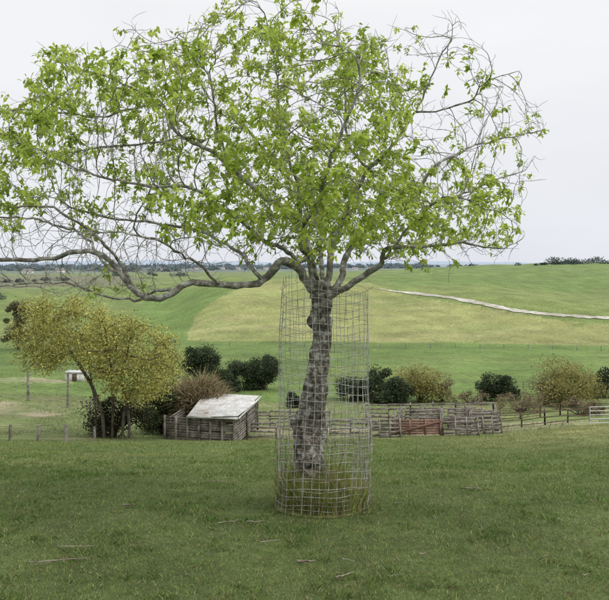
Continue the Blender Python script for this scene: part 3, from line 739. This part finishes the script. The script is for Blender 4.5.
for px,py,dm in ((196,270,850),(208,269.5,850),(222,269.5,850),(238,270,850),(252,270,850),(266,270,850),(355,270,850),(372,270,850),(160,271,850),(120,272,800),(60,273,800),(28,274,750)):
    g=ray(px,py,dm); e=empty('farmhouse'); w=RNG.uniform(12,22); dd=9; h_=4.5
    a=Acc(); a.beam(g+[-w/2,0,h_/2-1],g+[w/2,0,h_/2-1],dd,h_+2)
    a.obj('walls',mhw,e)
    V=np.array([[-w/2-.5,-dd/2-.5,h_],[w/2+.5,-dd/2-.5,h_],[w/2+.5,dd/2+.5,h_],[-w/2-.5,dd/2+.5,h_],[-w/2-.5,0,h_+3],[w/2+.5,0,h_+3]])+g
    mesh_np('roof',V,[np.array([[0,1,5,4],[2,3,4,5]]),np.array([[0,4,3],[1,2,5]])],mhr,parent=e)
    a=Acc()
    for o in (-.3,0,.3): a.beam(g+[o*w-.6,-dd/2-.06,2],g+[o*w+.6,-dd/2-.06,2],.1,1.3)
    a.obj('windows',mhr,e)
g=ray(77,381); e=empty('white_hut'); w=1.5; a=Acc(); a.beam(g+[-w,0,.6],g+[w,0,.6],1.8,1.5); a.obj('walls',bpy.data.materials['white_paint'],e)
a=Acc(); a.beam(g+[-w-.15,0,1.42],g+[w+.15,0,1.42],2.1,.1); a.obj('roof',mroofw,e)
a=Acc(); a.beam(g+[-.4,-.92,.6],g+[.3,-.92,.6],.04,1.2); a.obj('door',mw_br,e)
# ================================================================= LIGHT, SKY, CAMERA
wd=bpy.data.worlds.new('World'); scene.world=wd; wd.use_nodes=True; nt=wd.node_tree; nt.nodes.clear()
out=N(nt,'ShaderNodeOutputWorld'); sk=N(nt,'ShaderNodeTexSky',sky_type='NISHITA',sun_disc=False)
sk.sun_elevation=math.radians(44); sk.sun_rotation=math.radians(115)
b1=N(nt,'ShaderNodeBackground'); b1.inputs[1].default_value=.08; nt.links.new(sk.outputs[0],b1.inputs[0])
tc=N(nt,'ShaderNodeTexCoord'); sp=N(nt,'ShaderNodeSeparateXYZ'); nt.links.new(tc.outputs['Generated'],sp.inputs[0])
rp=N(nt,'ShaderNodeValToRGB'); nt.links.new(sp.outputs['Z'],rp.inputs[0]); e=rp.color_ramp.elements
e[0].position=0; e[0].color=(.80,.825,.89,1); e[1].position=.95; e[1].color=(2.0,2.0,1.98,1)
q=e.new(.12); q.color=(.87,.88,.92,1); q=e.new(.38); q.color=(.96,.96,.98,1)
mp=N(nt,'ShaderNodeMapping'); mp.inputs['Scale'].default_value=(1.2,1.2,4); nt.links.new(tc.outputs['Generated'],mp.inputs[0])
cn=N(nt,'ShaderNodeTexNoise'); cn.inputs['Scale'].default_value=2.2; cn.inputs['Detail'].default_value=5; nt.links.new(mp.outputs[0],cn.inputs['Vector'])
mr_=N(nt,'ShaderNodeMapRange'); mr_.inputs['To Min'].default_value=.91; mr_.inputs['To Max'].default_value=1.09; nt.links.new(cn.outputs['Fac'],mr_.inputs[0])
vm=N(nt,'ShaderNodeVectorMath',operation='SCALE'); nt.links.new(rp.outputs[0],vm.inputs[0]); nt.links.new(mr_.outputs[0],vm.inputs['Scale'])
b2=N(nt,'ShaderNodeBackground'); b2.inputs[1].default_value=1.0; nt.links.new(vm.outputs[0],b2.inputs[0])
ad=N(nt,'ShaderNodeMixShader'); ad.inputs[0].default_value=.94; nt.links.new(b1.outputs[0],ad.inputs[1]); nt.links.new(b2.outputs[0],ad.inputs[2]); nt.links.new(ad.outputs[0],out.inputs[0])
sl=bpy.data.lights.new('sun','SUN'); sl.energy=1.5; sl.angle=math.radians(12); sl.color=(1,.96,.90)
so=bpy.data.objects.new('sun',sl); scene.collection.objects.link(so)
el=math.radians(44); az=math.radians(115)
dirv=Vector((math.sin(az)*math.cos(el),math.cos(az)*math.cos(el),math.sin(el)))
so.rotation_euler=dirv.to_track_quat('Z','Y').to_euler()
cam=bpy.data.cameras.new('camera'); co=bpy.data.objects.new('camera',cam); scene.collection.objects.link(co)
co.location=(0,0,0); co.rotation_euler=(math.pi/2,0,0); cam.sensor_width=36; cam.lens=36*F/609; cam.shift_y=-35/609
cam.clip_start=.05; cam.clip_end=20000; scene.camera=co
scene.view_settings.view_transform='Standard'; scene.view_settings.look='None'; scene.view_settings.exposure=0
